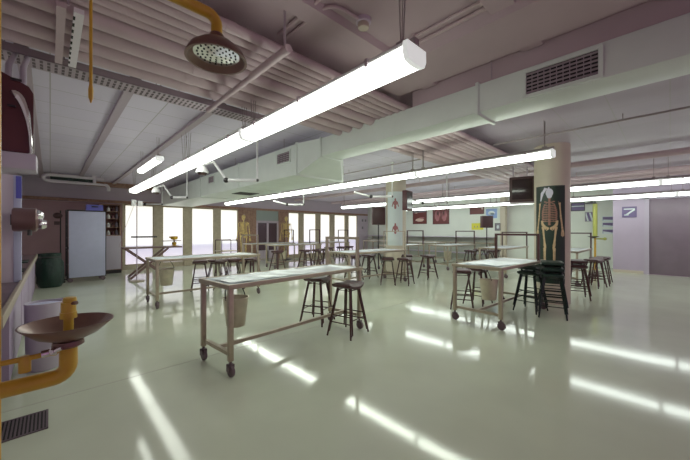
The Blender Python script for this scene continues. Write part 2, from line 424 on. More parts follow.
for x, l in ((9.3,'painted pipe along the ceiling just beyond the poster pillar'),(11.8,'painted pipe along the ceiling over the lime post tables'),(12.6,'painted pipe along the ceiling, deepest before the door wall')):
    m = MB().tube([(x,13.5,3.12),(x,-2.5,3.12)],.07,12)
    for y in (10,6,2,-1): m.tube([(x,y,3.12),(x,y,CEIL)],.01,6)
    tag(m.build('ceiling_pipe','pipe'),l,'pipe')
sd = thing('smoke_detector','round cream smoke detector on the slab above the bright lamp','smoke detector',(1.93,1.80,CEIL))
MB().lathe([(.065,0),(.065,-.03),(.055,-.035)],(0,0,0),20).build('base','wall_lilac',sd)
MB().lathe([(.045,-.035),(.05,-.05),(.045,-.075),(.02,-.085),(0,-.085)],(0,0,0),20).build('sensor','tan',sd)

# far-wall pipe loop over the rack
pl = thing('pipe_loop','white looped water pipe with bent ends above the rack trolley','pipe',(0,13.0,3.0))
MB().tube([(1.3,0,.22),(.0,0,.22)]+arc((-.05,0,.125),.095,PI/2,PI*1.5,8,(1,0,0),(0,0,1))+[(.0,0,.03),(1.32,0,.03)]+arc((1.32,0,-.07),.10,PI/2,0,5,(1,0,0),(0,0,1))+[(1.42,0,-.16)],.05,12).build('pipe','pipe_white',pl)
MB().tube([(1.05,0,.22),(1.05,0,.03)],.045,10).build('cross_pipe','pipe_white',pl)
MB().lathe([(.07,0),(.07,.06),(.03,.08)],(1.05,0,.26),14).build('valve','pipe_white',pl)
MB().box(0,1.1,.01,.05,.07,.18).build('insulation','dark_green',pl,smooth=False)
[MB().tube([(q,0,.22),(q,0,.3)],.01,6).build('hanger_rod','perf',pl) for q in (.2,1.2)]

# ------------------------------------------------------------------ luminaires
def fixture(L, tube):
    r = D.objects.new('fluorescent_lamp', None); COL.objects.link(r); r.scale = (.84,1,.92)
    MB().box(-.12,.12,0.03,L-.03,.075,.115,.008).build('housing','white',r)
    d = MB().prism([(-.125,.078),(-.128,.03),(-.105,-.01),(-.05,-.022),(.05,-.022),(.105,-.01),(.128,.03),(.125,.078)],.035,L-.035,'xz')
    d.build('diffuser',tube,r)
    for y0, y1 in ((.0,.035),(L-.035,L)):
        MB().prism([(-.13,.11),(-.133,.03),(-.11,-.015),(-.05,-.028),(.05,-.028),(.11,-.015),(.133,.03),(.13,.11)],y0,y1,'xz').build('end_cap','lamp_cap',r)
    MB().box(-.03,.03,0,L,.115,.165).build('mounting_rail','cable',r,smooth=False)
    for y in (.12,L-.12):
        MB().tube([(-.015,y,.15),(-.05,y,.66)],.005,5).tube([(.015,y,.15),(.05,y,.66)],.005,5).tube([(0,y,.15),(0.01,y,.66)],.004,5).box(-.03,.03,y-.03,y+.03,.15,.19).build('hanger','cable',r)
    for y in (.35,L*.5,L-.35):
        MB().box(-.14,.14,y-.012,y+.012,.06,.12).build('clip','perf',r,smooth=False)
    return r
ORD = ['first','second','third','fourth','fifth','sixth','seventh','eighth']
def row(x, y0, L, k, tube, desc, z=2.62, wide=.84):
    src = fixture(L, M[tube]); src.scale = (wide,1,.92 if wide > .8 else .8)
    for i in range(k):
        lab = f'{ORD[i]} bright fluorescent lamp {desc}'
        if i == 0:
            src.location = (x,y0,z); tag(src, lab, 'ceiling lamp', 'hanging fluorescent lamps in long rows')
        else: dup(src,(x,y0+i*L,z),0,lab,'hanging fluorescent lamps in long rows')
row(1.75,1.15,2.39,4,'tube_warm','of the row between shower and duct, counted from the shower')
row(5.25,1.15,2.28,5,'tube_mid','of the row past the duct, counted from the poster pillar',z=2.585,wide=.66)
row(10.45,-2.6,2.75,5,'tube_cool','of the row over the far tables, counted from the bronze door')
row(14.1,-2.9,2.75,5,'tube_far','of the row nearest the picture wall, counted from the bronze door')
f = fixture(1.5, M['tube_warm']); f.scale = (.45,1,.6); f.location = (1.30,5.75,2.66); tag(f,'short fluorescent lamp hung beside the long bright row','ceiling lamp')

# ------------------------------------------------------------------ exam-lamp / camera arms
def arm(loc, rz, label, head=True, L=.55):
    r = thing('examination_lamp', label, 'ceiling arm', loc, rz, 'white jointed lamps hung from the ceiling')
    z = CEIL-loc[2]
    MB().tube([(0,0,0),(0,0,z)],.017,8).build('pole','white',r)
    MB().lathe([(.05,z-.03),(.05,z)],(0,0,0),14).build('ceiling_plate','white',r)
    MB().tube([(0,0,0),(-L,0,0)],.028,10).build('horizontal_arm','white',r)
    MB().ball((-L,0,0),.048).build('joint','black',r)
    MB().ball((0,0,0),.03).build('elbow','black',r)
    e = Vector((-L-.22,.0,.33)) if head else Vector((-L-.45,0,.12))
    MB().tube([(-L,0,0),e],.022,10).build('spring_arm','white',r)
    if head:
        h = MB().lathe([(.035,.10),(.07,.06),(.10,-.02),(.105,-.05)],(e.x-.2,0,.18),18).build('lamp_head','white',r)
        MB().lathe([(.085,-.052),(.06,-.09),(0,-.10)],(e.x-.2,0,.18),18).build('bulb','brown_case',h)
        MB().tube([e,(e.x-.2,0,.27)],.018,8).build('head_bracket','white',r)
    return r
RZ = math.radians(-43)
arm((2.66,5.05,2.40),RZ,'white jointed lamp arm hung in front of the duct grille')
arm((2.66,8.95,2.40),RZ,'white jointed lamp arm over the table with the scissor trolley behind',L=.4)
arm((2.66,11.5,2.38),RZ,'white jointed lamp arm before the bright windows, deepest in its row',head=False)
arm((6.46,5.0,2.40),RZ,'white jointed lamp arm beside the white anatomy sheet pillar',head=False)
arm((6.1,8.4,2.38),RZ,'white jointed lamp arm under the lamps before the brown boards',head=False)
arm((8.9,4.77,2.37),RZ,'thin jointed arm holding the small maroon monitor',head=False,L=.75)

# ------------------------------------------------------------------ skeleton
def bone_mesh(mb, a, b, r0, r1=None):
    r1 = r1 or r0*.9; a, b = Vector(a), Vector(b); q = [0,.08,.2,.5,.8,.92,1]
    k = [1.45,1.35,1,.85,1,1.35,1.45]
    mb.tube([a.lerp(b,t) for t in q],[(r0+(r1-r0)*t)*s for t, s in zip(q,k)],8); return mb
def skeleton_parts(s=1.):
    P = {}
    sk = MB().ball((0,-.01,1.63),(.072,.092,.092),14).ball((0,-.035,1.56),(.052,.06,.05),10)
    P['skull'] = [sk]
    sp = MB()
    for i in range(20): sp.ball((0,.03*math.sin(i*.33),.95+i*.029),(.026,.026,.015),8)
    P['spine'] = [sp]
    rb = MB()
    for i in range(10):
        z = 1.40-i*.037; w = .085+.06*math.sin(min(1,(i+1)/8)*PI*.6); dd = .09
        pts = [(w*math.sin(a),.03-dd+dd*math.cos(a)*1.0,z-.05*(1-math.cos(a))/2) for a in [2*PI*k/16 for k in range(16)]]
        rb.tube(pts,.0075,6,closed=True)
    rb.box(-.018,.018,-.165,-.15,1.12,1.38)
    rb.tube([(-.17,0,1.43),(-.08,-.05,1.44),(0,-.1,1.41),(.08,-.05,1.44),(.17,0,1.43)],.010,6)
    for sx in (-1,1): rb.prism([(sx*.06,1.40),(sx*.16,1.42),(sx*.11,1.26)],.06,.07,'xz')
    P['ribcage'] = [rb]
    pv = MB()
    for sx in (-1,1):
        pv.tube([(sx*.02,.05,.96),(sx*.09,.04,1.03),(sx*.145,-.01,1.02),(sx*.13,-.03,.95),(sx*.085,0,.89),(sx*.02,-.05,.87)],[.025,.03,.022,.028,.032,.02],8)
        pv.tube([(sx*.085,0,.89),(sx*.06,.03,.82),(sx*.02,-.04,.86)],.014,6)
    P['pelvis'] = [pv]
    P['arm'], P['leg_bones'] = [], []
    for sx in (-1,1):
        m = MB(); bone_mesh(m,(sx*.19,0,1.41),(sx*.215,.02,1.11),.015); bone_mesh(m,(sx*.21,.02,1.10),(sx*.235,-.02,.86),.009); bone_mesh(m,(sx*.225,.02,1.10),(sx*.255,-.02,.86),.008)
        for k in range(5):
            m.tube([(sx*(.235+.006*k),-.02,.85),(sx*(.225+.014*k),-.03,.77),(sx*(.222+.015*k),-.035,.69+.01*abs(k-2))],.006,5)
        P['arm'].append(m)
        m = MB(); bone_mesh(m,(sx*.125,0,.90),(sx*.085,-.01,.49),.020); bone_mesh(m,(sx*.08,-.01,.48),(sx*.08,.0,.08),.015); bone_mesh(m,(sx*.105,.01,.45),(sx*.1,.01,.08),.008)
        m.ball((sx*.085,-.03,.485),.022,8); m.ball((sx*.08,.04,.04),(.025,.04,.03),8)
        for k in range(5): m.tube([(sx*(.075+.006*k),0,.05),(sx*(.06+.014*k),-.16+.012*k,.012)],.009,5)
        P['leg_bones'].append(m)
    return P
def skeleton_model(loc, rz, label, mt, scale):
    r = thing('skeleton_model', label, 'skeleton', loc, rz)
    base = .0
    H = loc[2]
    MB().tube([(0,.09,0),(0,.09,1.74*scale+.18)],.012,8).build('stand_pole','perf',r)
    MB().lathe([(.24,0),(.24,.03),(.05,.06)],(0,.09,0),20).build('stand_base','black',r)
    for nm, ms in skeleton_parts().items():
        for m in ms:
            m.map(lambda c: (c.x*scale, c.y*scale, c.z*scale+.16)); m.build(nm, mt, r)
FACE = math.radians(46.4-90)
skeleton_model((6.55,13.75,0),FACE,'ochre skeleton model standing against the brown boards, window side','bone_ochre',1.22)
skeleton_model((8.95,13.85,0),FACE,'ochre skeleton model standing right beside the glazed door','bone_ochre',1.22)

def wrap(cx, cy, R, ang, off=0.):
    # flat (x lateral, y out, z) wrapped on a round pillar facing direction ang
    def f(c):
        a = ang + c.x/R
        rr = R + .004 + off - c.y*.22
        return (cx+rr*math.cos(a), cy+rr*math.sin(a), c.z)
    return f
def sheet(mb, w, z0, z1, t=.003, nseg=18):
    for i in range(nseg):
        a, b = -w/2+w*i/nseg, -w/2+w*(i+1)/nseg
        mb._add([(a,0,z0),(b,0,z0),(b,0,z1),(a,0,z1),(a,-t/.22,z0),(b,-t/.22,z0),(b,-t/.22,z1),(a,-t/.22,z1)],[(0,1,2,3),(4,5,6,7),(0,1,5,4),(2,3,7,6)]+([(0,3,7,4)] if i==0 else [])+([(1,2,6,5)] if i==nseg-1 else []))
    bmesh.ops.remove_doubles(mb.bm, verts=mb.bm.verts[:], dist=1e-5)
    return mb
ang1 = math.atan2(-1.74,-7.75)
po = thing('skeleton_poster','tall dark green poster of a human skeleton wrapped on the pillar','poster',(0,0,0))
sheet(MB(),.56,.42,2.43).map(wrap(7.75,1.74,.325,ang1-.13)).build('poster_sheet','poster_dark',po)
for nm, ms in skeleton_parts().items():
    for m in ms:
        sc = 1.0
        m.map(lambda c: (-c.x*.92, max(-.1,min(.08,c.y))*.12-.015, c.z*.96+.72))
        m.map(wrap(7.75,1.74,.325,ang1-.13,.0)); m.build('printed_'+nm, {'skull':'skull','ribcage':'bone_red','spine':'bone_red','pelvis':'bone','arm':'bone','leg_bones':'bone'}[nm], po)
m = MB().tube([(.0,-.02,2.39),(-.07,-.02,2.37),(-.13,-.02,2.28),(-.16,-.02,2.12)],[.012,.03,.03,.01],8).map(lambda c: (c.x, c.y*.3-.01, c.z))
m.map(wrap(7.75,1.74,.325,ang1-.13,.0)).build('printed_hair','skull',po)
ang2 = math.atan2(-6.67,-8.83)
po = thing('anatomy_sheet','white anatomy sheet with two red figures on the pillar','poster',(0,0,0))
sheet(MB(),.56,1.0,2.85).map(wrap(8.83,6.67,.35,ang2-.12)).build('poster_sheet','poster_white',po)
for z0 in (2.27,1.42):
    m = MB().ball((0,-.02,z0+.42),(.05,.02,.065),10).ball((0,-.02,z0+.22),(.11,.02,.16),10).ball((0,-.02,z0),(.07,.02,.12),10).tube([(.1,-.02,z0+.3),(.17,-.02,z0+.02)],.03,6).tube([(-.1,-.02,z0+.3),(-.17,-.02,z0+.02)],.03,6)
    m.map(lambda c: (c.x*.62-.02,c.y*.3-.012,(c.z-z0)*.62+z0+.05)).map(wrap(8.83,6.67,.35,ang2)).build('printed_figure','print_red',po)

# ------------------------------------------------------------------ tables
def table(loc, rz, label, L=2.2, W=.9, H=.95, arch=.46, inset=.1, shelf=False, thin=False):
    r = thing('dissection_table', label, 'table', loc, rz, 'wheeled steel dissection tables')
    x0, x1, y0, y1 = -L/2, L/2, -W/2, W/2
    fr = MB(); t = .03
    fr.box(x0,x1,y0,y0+t,H-.05,H,.006).box(x0,x1,y1-t,y1,H-.05,H,.006).box(x0,x0+t,y0+t,y1-t,H-.05,H,.006).box(x1-t,x1,y0+t,y1-t,H-.05,H,.006)
    fr.build('table_rim','steel',r)
    tp = MB()
    # sunken pan: flat border and a sloped recess
    b = .07; zt, zb = H-.008, H-.034
    A = [(x0+t,y0+t,zt),(x1-t,y0+t,zt),(x1-t,y1-t,zt),(x0+t,y1-t,zt)]
    B = [(x0+b+t,y0+b+t,zt),(x1-b-t,y0+b+t,zt),(x1-b-t,y1-b-t,zt),(x0+b+t,y1-b-t,zt)]
    Cc = [(x0+b+.1,y0+b+.1,zb),(x1-b-.1,y0+b+.1,zb+.012),(x1-b-.1,y1-b-.1,zb+.012),(x0+b+.1,y1-b-.1,zb)]
    tp._add(A+B+Cc+[(p[0],p[1],H-.045) for p in A], [(i,(i+1)%4,4+(i+1)%4,4+i) for i in range(4)]+[(4+i,4+(i+1)%4,8+(i+1)%4,8+i) for i in range(4)]+[(8,9,10,11),(15,14,13,12)]+[(i,12+i,12+(i+1)%4,(i+1)%4) for i in range(4)])
    tp.build('tabletop','steel_top',r,smooth=False)
    for sx in (-1,1):
        for sy in (-1,1):
            lx, ly = sx*(L/2-.04), sy*(W/2-.04)
            lg = MB().box(lx-.026,lx+.026,ly-.026,ly+.026,.16,H-.05,.006).build('leg','steel',r)
            MB().tube([(lx,ly,.17),(lx,ly,.115)],.014,8).box(lx-.03,lx-.022,ly-.03,ly+.03,.055,.13).box(lx+.022,lx+.03,ly-.03,ly+.03,.055,.13).box(lx-.03,lx+.03,ly-.03,ly+.03,.115,.13).build('caster_fork','rubber',lg)
            MB().lathe([(.035,-.018),(.058,-.016),(.062,0),(.058,.016),(.035,.018)],(lx,ly-.012,.062),18,'x').build('caster_wheel','rubber',lg)
    for sx in (-1,1): MB().box(sx*(L/2-.06)-.02,sx*(L/2-.06)+.02,-W/2+.07,W/2-.07,.20,.24).build('cross_rail','steel',r,smooth=False)
    MB().box(-L/2+.08,L/2-.08,-.02,.02,.20,.24).build('long_rail','steel',r,smooth=False)
    # upright frame across the end
    xa = L/2-inset; w = .012 if thin else .02
    if arch:
        a = MB()
        for sy in (-1,1): a.box(xa-w,xa+w,sy*(W/2-.03)-w,sy*(W/2-.03)+w,H-.03,H+arch)
        a.box(xa-w,xa+w,-W/2+.03,W/2-.03,H+arch-2*w,H+arch)
        a.build('upright_frame','leg_brown' if not (thin or W<.8) else 'steel',r,smooth=False)
    return r
R5 = math.radians(4.6)
T1 = (2.365,3.520,0)
table(T1,R5,'steel dissection table closest to the camera, bucket under its end, empty middle floor before it',L=2.18,W=.71)
table((2.55,7.2,0),0,'steel dissection table before the scissor trolley, in line behind another table',W=.88,inset=.06,thin=True)
table((5.90,2.1,0),math.radians(-2.5),'steel dissection table running up to the skeleton poster pillar',L=1.98,W=.83,inset=.30,arch=.5)
table((6.58,5.92,0),math.radians(-4),'steel dissection table ending in front of the white anatomy sheet pillar',L=2.25,arch=.55,inset=.06,thin=True)
table((7.5,11.0,0),math.radians(-7),'steel dissection table between the glazed door and the middle windows',arch=.62)
table((10.1,11.9,0),math.radians(-6),'steel dissection table in front of the last windows',arch=.62)
table((7.35,12.75,0),math.radians(-2),'steel dissection table close in front of the glazed door',arch=.62)
table((12.05,6.2,0),math.radians(-3),'steel dissection table below the two dark red pictures',arch=.56)
table((10.25,7.45,0),math.radians(-3),'steel dissection table just behind the anatomy sheet pillar',L=1.95,W=.86,arch=.58)
table((11.5,4.0,0),0,'steel dissection table seen past the poster pillar, toward the yellow picture',arch=.52)
table((11.4,2.15,0),0,'steel dissection table half hidden behind the poster pillar',arch=.5)
table((13.6,8.7,0),math.radians(90),'steel dissection table set crosswise along the picture wall',arch=0)
table((13.7,11.3,0),math.radians(90),'steel dissection table crosswise in the far window corner',arch=0)

# paper sheets on the first table
def paper(loc, rz, w, d, label, mt='poster_white'):
    m = MB(); nx, ny = 56, 28
    g = [[m.bm.verts.new((-w/2+w*i/nx,-d/2+d*j/ny,.004+.007*math.sin(i*.22+j*.16+.5*math.sin(j*.3))**2)) for j in range(ny+1)] for i in range(nx+1)]
    for i in range(nx):
        for j in range(ny): m.bm.faces.new((g[i][j],g[i+1][j],g[i+1][j+1],g[i][j+1]))
    o = m.build('plastic_sheet',mt,None,loc); o.rotation_euler = (0,0,rz)
    return tag(o,label,'sheet')
M['film'] = mat('bluish_film',(.80,.88,.95),.22,0,noise=.10,nscale=6)
paper((1.98,3.50,.9445),R5,1.25,.52,'bluish translucent plastic sheet lying over the near table','film')
paper((5.5,2.08,.9445),-.2,.8,.6,'bluish crumpled plastic sheet on the table by the poster pillar','film')

# ------------------------------------------------------------------ buckets (hang from the tables)
def bucket(loc, label, tilt=0., s=1.):
    r = thing('steel_bucket', label, 'bucket', loc, random.uniform(0,1), 'steel buckets hung under the tables')
    r.rotation_euler[1] = tilt
    r.scale = (s,s,s)
    MB().lathe([(.0,.0),(.108,.0),(.112,.01),(.150,.335),(.157,.34),(.157,.352),(.146,.352),(.105,.02),(0,.02)],(0,0,0),28,cap=False).build('bucket_body','bucket',r)
    MB().tube(arc((0,0,.335),.155,0,PI,14,(1,0,0),(0,.35,1.3)),.006,6).build('handle','black',r)
    MB().tube([(0,.02,.53),(0,.02,.565)],.008,6).lathe([(.03,.56),(.03,.568)],(0,.02,0),10).build('hook','black',r)
    MB().lathe([(.118,.08),(.122,.085)],(0,0,0),28,cap=False).build('bucket_band','bucket',r)
bucket((1.66,3.70,.335),'steel bucket hung under the end of the table closest to the camera')
bucket((1.79,7.38,.35),'steel bucket hung below the table before the scissor trolley')
bucket((5.43,2.13,.325),'steel bucket hung under the table by the skeleton poster pillar',.08)
bucket((6.95,11.0,.34),'steel bucket under the table by the glazed door')
bucket((11.45,6.1,.34),'steel bucket under the table below the dark red pictures')

# ------------------------------------------------------------------ stools
def make_stool(seatm, legm, name):
    r = D.objects.new(name, None); COL.objects.link(r)
    s = MB(); n_ = 10; w, d = .21, .185
    top = [[None]*(n_+1) for _ in range(n_+1)]; bot = [[None]*(n_+1) for _ in range(n_+1)]
    for i in range(n_+1):
        for j in range(n_+1):
            u, v = -1+2*i/n_, -1+2*j/n_
            k = (1-.13*(u*u*v*v)**.6)
            zz = .672+.034*u*u*abs(u) + .040*(1-max(abs(u),abs(v))**6)
            top[i][j] = s.bm.verts.new((u*w*k,v*d*k,zz)); bot[i][j] = s.bm.verts.new((u*w*k*.97,v*d*k*.97,.640+.034*u*u*abs(u)))
    for i in range(n_):
        for j in range(n_):
            s.bm.faces.new((top[i][j],top[i+1][j],top[i+1][j+1],top[i][j+1])); s.bm.faces.new((bot[i][j],bot[i][j+1],bot[i+1][j+1],bot[i+1][j]))
    for i in range(n_):
        s.bm.faces.new((top[i][0],bot[i][0],bot[i+1][0],top[i+1][0])); s.bm.faces.new((top[i][n_],top[i+1][n_],bot[i+1][n_],bot[i][n_]))
        s.bm.faces.new((top[0][i],top[0][i+1],bot[0][i+1],bot[0][i])); s.bm.faces.new((top[n_][i],bot[n_][i],bot[n_][i+1],top[n_][i+1]))
    s.build('seat',seatm,r)
    for sx in (-1,1):
        for sy in (-1,1):
            a, b = Vector((sx*.115,sy*.105,.655)), Vector((sx*.235,sy*.20,.014))
            o2 = Vector((-sx*.035,0,0))
            MB().tube([a,b],.0135,8).tube([a+o2,b+Vector((-sx*.045,0,.05))],.011,8).tube([b+Vector((0,0,.03)),b+Vector((-sx*.045,0,.06))],.008,6).build('leg',legm,r)
    def at(sx, sy, z):
        t = (.655-z)/.643; return (sx*(.115+.12*t),sy*(.105+.095*t),z)
    for z, pr in ((.24,((1,1,-1,1),(1,-1,-1,-1))),(.20,((1,1,1,-1),(-1,1,-1,-1))),(.29,((1,1,1,-1),(-1,1,-1,-1)))):
        for q in pr: MB().tube([at(q[0],q[1],z),at(q[2],q[3],z)],.0085,8).build('footrest',legm,r)
    for c in kids(r): pass
    MB().tube([at(-1,-1,.62),at(1,-1,.62),at(1,1,.62),at(-1,1,.62)],.009,6,closed=True).build('seat_frame',legm,r)
    for c in kids(r): c.scale = (1,1,1.06)
    return r
brown = make_stool('seat','leg_brown','bar_stool'); green = make_stool('seat_green','leg_green','bar_stool'); used = set()
def stool(x, y, rz, label, src=brown, group='dark padded stools at the tables', z=0):
    rz = math.radians(rz)
    if src.name not in used:
        used.add(src.name); src.location = (x,y,z); src.rotation_euler = (0,0,rz); tag(src,label,'stool',group); return
    dup(src,(x,y,z),rz,label,group)
stool(3.13,3.22,12,'brown padded stool standing out from the corner of the table closest to the camera')
stool(3.17,3.98,24,'brown padded stool tucked under the table closest to the camera')
# behind the second table
for x, y, a, l in ((3.15,8.10,10,'on the window side of the scissor-trolley table, first from its bucket'),(2.75,8.2,70,'behind the scissor-trolley table, nearest the low rail trolley'),(3.62,8.22,-15,'on the window side of the scissor-trolley table, middle of three'),(4.08,8.05,30,'on the window side of the scissor-trolley table, third from its bucket')):
    stool(x,y,a,'dark brown stool '+l)
# dark green stools at the poster pillar
for k, l in enumerate(('bottom','middle','top')):
    stool(6.36,1.42,14+k,f'dark green stool, {l} of the nested stack at the foot of the skeleton poster',green,'dark green stools at the poster pillar',.105*k+.001)
for k, l in enumerate(('lower','upper')):
    stool(6.50,1.80,-8+k,f'dark green stool, {l} of the pair nested at the table end',green,'dark green stools at the poster pillar',.10*k+.001)
for x, y, a, l in ((6.35,2.72,0,'brown stool behind the poster-pillar table, nearer the pillar'),(5.78,2.78,25,'brown stool behind the poster-pillar table, by the plastic sheet')):
    stool(x,y,a,l)
stool(8.42,1.42,20,'dark brown stool directly behind the poster pillar, lower of a nested pair')
stool(8.42,1.42,21,'dark brown stool directly behind the poster pillar, upper of a nested pair',z=.105)
for x, y, a, l in ((7.15,5.10,15,'brown stool at the front corner of the anatomy-pillar table'),(8.55,5.22,-10,'brown stool standing alone past the anatomy-pillar table'),(8.15,5.72,35,'brown stool close in front of the anatomy pillar'),(7.35,6.62,5,'brown stool on the far side of the anatomy-pillar table'),(6.85,5.45,40,'brown stool pushed under the anatomy-pillar table'),(6.75,6.7,-20,'brown stool behind the anatomy-pillar table, under the speaker')):
    stool(x,y,a,l)
for x, y, a, l in ((7.3,9.95,0,'by the glazed-door table, on the camera side'),(7.85,9.90,30,'by the glazed-door table, nearer the middle windows'),(8.4,10.15,10,'at the framed end of the glazed-door table'),(9.4,10.95,-10,'in front of the last-windows table, toward the glazed door'),(10.1,10.9,20,'in front of the middle of the last-windows table'),(10.7,10.95,0,'in front of the framed end of the last-windows table'),(6.2,10.2,20,'beside the bucket of the glazed-door table')):
    stool(x,y,a,'dark brown stool '+l)
for x, y, a, l in ((12.0,5.45,0,'below the dark red pictures, first along its table'),(12.55,5.40,25,'below the dark red pictures, second along its table'),(13.1,5.50,-20,'below the dark red pictures, last along its table'),(13.0,4.85,10,'at the end of the table toward the yellow picture'),(12.3,4.75,35,'on the far side of the table toward the yellow picture')):
    stool(x,y,a,'reddish brown stool '+l)
for x, y, a, l in ((11.55,1.35,0,'behind the poster pillar, nearest the lime eyewash post'),(11.0,1.38,20,'behind the poster pillar, middle of its table'),(10.45,1.40,-15,'behind the poster pillar, hidden closest to it')):
    stool(x,y,a,'dark stool '+l)

# ------------------------------------------------------------------ emergency shower, eyewash
sh = thing('emergency_shower','yellow emergency shower with brown bell head hung from the wall pipe','shower',(.54,1.40,2.27))
MB().tube([(0,0,.06),(0,0,.15)]+arc((-.04,0,.15),.04,0,PI/2,5,(1,0,0),(0,0,1))+[(-1.29,0,.19)],.024,14).build('pipe','yellow',sh)
MB().lathe([(.034,.06),(.034,.10),(.028,.11)],(0,0,0),16).build('collar','bronze',sh)
MB().lathe([(.03,.075),(.075,.066),(.112,.035),(.130,0),(.130,-.006),(.120,-.006),(.105,.012),(.090,.022)],(0,0,0),36,cap=False).build('shower_bell','bronze',sh)
pp = MB().lathe([(.098,.020),(.098,.018),(0,.015)],(0,0,0),30).build('spray_plate','chrome',sh)
hl = MB()
for rr, k in ((.02,5),(.04,10),(.06,15),(.08,20)):
    for i in range(k):
        a = 2*PI*i/k; hl.lathe([(.0045,.0145),(.0045,.0165)],(rr*math.cos(a),rr*math.sin(a),0),6)
hl.build('spray_holes','dark_void',pp)
rd = thing('pull_rod','yellow pull rod hanging down for the emergency shower','pull rod',(.115,1.56,2.0))
MB().tube([(0,0,.05),(0,0,.455)],.0055,8).build('rod','yellow',rd)
MB().lathe([(.002,-.0),(.008,.02),(.0085,.05),(.005,.075)],(0,0,0),10).build('grip','yellow',rd)
MB().tube([(0,0,.455),(-.1,0,.46),(-.86,0,.46)],.010,8).build('lever','yellow',rd)
ew = thing('eyewash_basin','yellow-piped eyewash with wide bronze bowl','eyewash',(.055,1.72,1.12))
MB().lathe([(.0,-.068),(.055,-.066),(.10,-.045),(.150,.0),(.152,.004),(.147,.004),(.10,-.036),(.05,-.056),(0,-.058)],(0,0,0),40,cap=False).build('bowl','bronze',ew)
hd = MB().tube([(0,0,-.06),(0,0,.03)],.017,14).tube([(0,0,.02),(0,0,.045)],.028,14).tube([(.0,0,.04),(.0,0,.085)],.025,14).build('spray_head','lemon',ew)
MB().lathe([(.020,.085),(.023,.09),(.021,.105),(.006,.108)],(.004,-.004,0),14).build('dust_cap','lemon',hd)
MB().tube([(.012,-.018,.082),(.024,-.032,.084)],.008,8).build('nozzle','bronze',hd)
MB().lathe([(.05,-.072),(.052,-.09),(.036,-.10)],(0,0,0),20).build('bowl_collar','bronze',ew)
MB().tube([(0,0,-.09),(0,0,-.17)]+arc((-.045,0,-.17),.045,0,-PI/2,6,(1,0,0),(0,0,1))+[(-.80,0,-.215)],.030,16).build('drain_pipe','yellow',ew)
sp_ = MB().tube([(-.03,-.03,-.095),(-.09,-.03,-.105),(-.80,-.03,-.115)],.010,10).build('supply_pipe','yellow',ew)
MB().lathe([(.018,-.05),(.018,0),(.014,.01)],(-.125,-.03,-.105),12).build('elbow','yellow',sp_)
MB().ball((-.045,-.035,-.098),.017,10).tube([(-.045,-.04,-.098),(-.02,-.055,-.085)],.009,8).tube([(-.08,-.03,-.102),(-.055,-.03,-.1)],.015,10).build('valve','chrome',ew)
ri = MB().tube([(-.152,1.80,0),(-.152,1.80,3.2)],.014,12)
tag(ri.build('riser_pipe','yellow'),'upright yellow riser pipe at the edge of the eyewash','pipe')
# lime safety post far behind
ls = thing('safety_shower_post','lime yellow safety shower post with eyewash bowl by the far wall','shower',(15.25,2.0,0))
MB().tube([(0,0,1.3),(0,0,2.55)],.075,14).build('upper_post','lime',ls)
MB().tube([(0,0,0.02),(0,0,1.3)],.035,12).lathe([(.12,0),(.12,.02)],(0,0,0),14).build('lower_post','yellow',ls)
MB().lathe([(.03,1.22),(.18,1.29),(.19,1.30),(.0,1.27)],(-.05,.05,0),20,cap=False).build('bowl','black',ls)
MB().lathe([(.05,2.62),(.19,2.57),(.19,2.55)],(-.15,.12,0),20).tube([(0,0,2.54),(0,0,2.64),(-.15,.12,2.64)],.02,8).build('shower_head','black',ls)
MB().tube([(0,0,1.2),(.12,-.28,1.2)],.03,8).ball((.12,-.28,1.2),.06,8).build('flag_lever','lime',ls)

# drain grate
gr = thing('floor_grate','dark ribbed drain grate set in the floor below the eyewash','drain grate',(-.28,3.43,0))
g = MB().box(-.32,.27,-.17,-.155,.0,.008).box(-.32,.27,.155,.17,.0,.008).box(-.32,-.305,-.17,.17,0,.008).box(.255,.27,-.17,.17,0,.008)
g.build('grate_frame','grate',gr,smooth=False)
g = MB()
for i in range(26): g.box(-.30+i*.0215,-.29+i*.0215,-.155,.155,.001,.008)
g.build('grate_bars','grate',gr,smooth=False)
MB().box(-.305,.255,-.155,.155,.0005,.0015).build('grate_pit','dark_void',gr,smooth=False)

# ------------------------------------------------------------------ left wall furniture
ctr = thing('washing_counter','long stainless washing counter along the lilac wall','counter',(XW+.006,3.1,0))
MB().box(0,.50,.0,7.9,.86,.90,.006).build('worktop','counter',ctr)
MB().box(.485,.515,.0,7.9,.84,.925,.006).build('front_edge','steel',ctr)
MB().box(0,.02,.0,7.9,.9,1.06).build('backsplash','black',ctr,smooth=False)
for k in range(4):
    MB().box(.01,.47,1.15+k*1.68,2.75+k*1.68,.08,.86,.006).build('base_cabinet','base_violet',ctr)
MB().box(.01,.42,.0,7.9,.0,.08).build('plinth','black',ctr,smooth=False)
MB().box(.03,.43,.25,1.0,.62,.858,.02).build('sink_bowl','steel',ctr)
MB().box(.16,.46,3.4,3.9,.902,.915).box(.14,.44,5.2,5.9,.902,.92).build('drain_mat','dark_green',ctr,smooth=False)
MB().tube([(.06,2.7,.9),(.06,2.7,1.15)]+arc((.14,2.7,1.15),.08,PI,0,8,(1,0,0),(0,0,1))+[(.22,2.7,1.08)],.014,10).build('faucet','chrome',ctr)
pa = thing('splash_screen','white upright screen with blue label at the counter, bronze dryer on it','screen',(XW+.02,5.3,.902))
MB().box(0,.42,-.02,.02,0,1.25).build('back_board','wall_lilac',pa,smooth=False)
MB().box(.42,.485,-.03,.03,0,1.25,.004).build('front_post','panel_blue',pa)
MB().box(.44,.487,-.04,-.031,.98,1.24).build('blue_label','blue',pa,smooth=False)
hdz = thing('wall_hood','dark arched hood with bright chrome rim and pale tray on the wall','hood',(XW+.02,2.85,1.87))
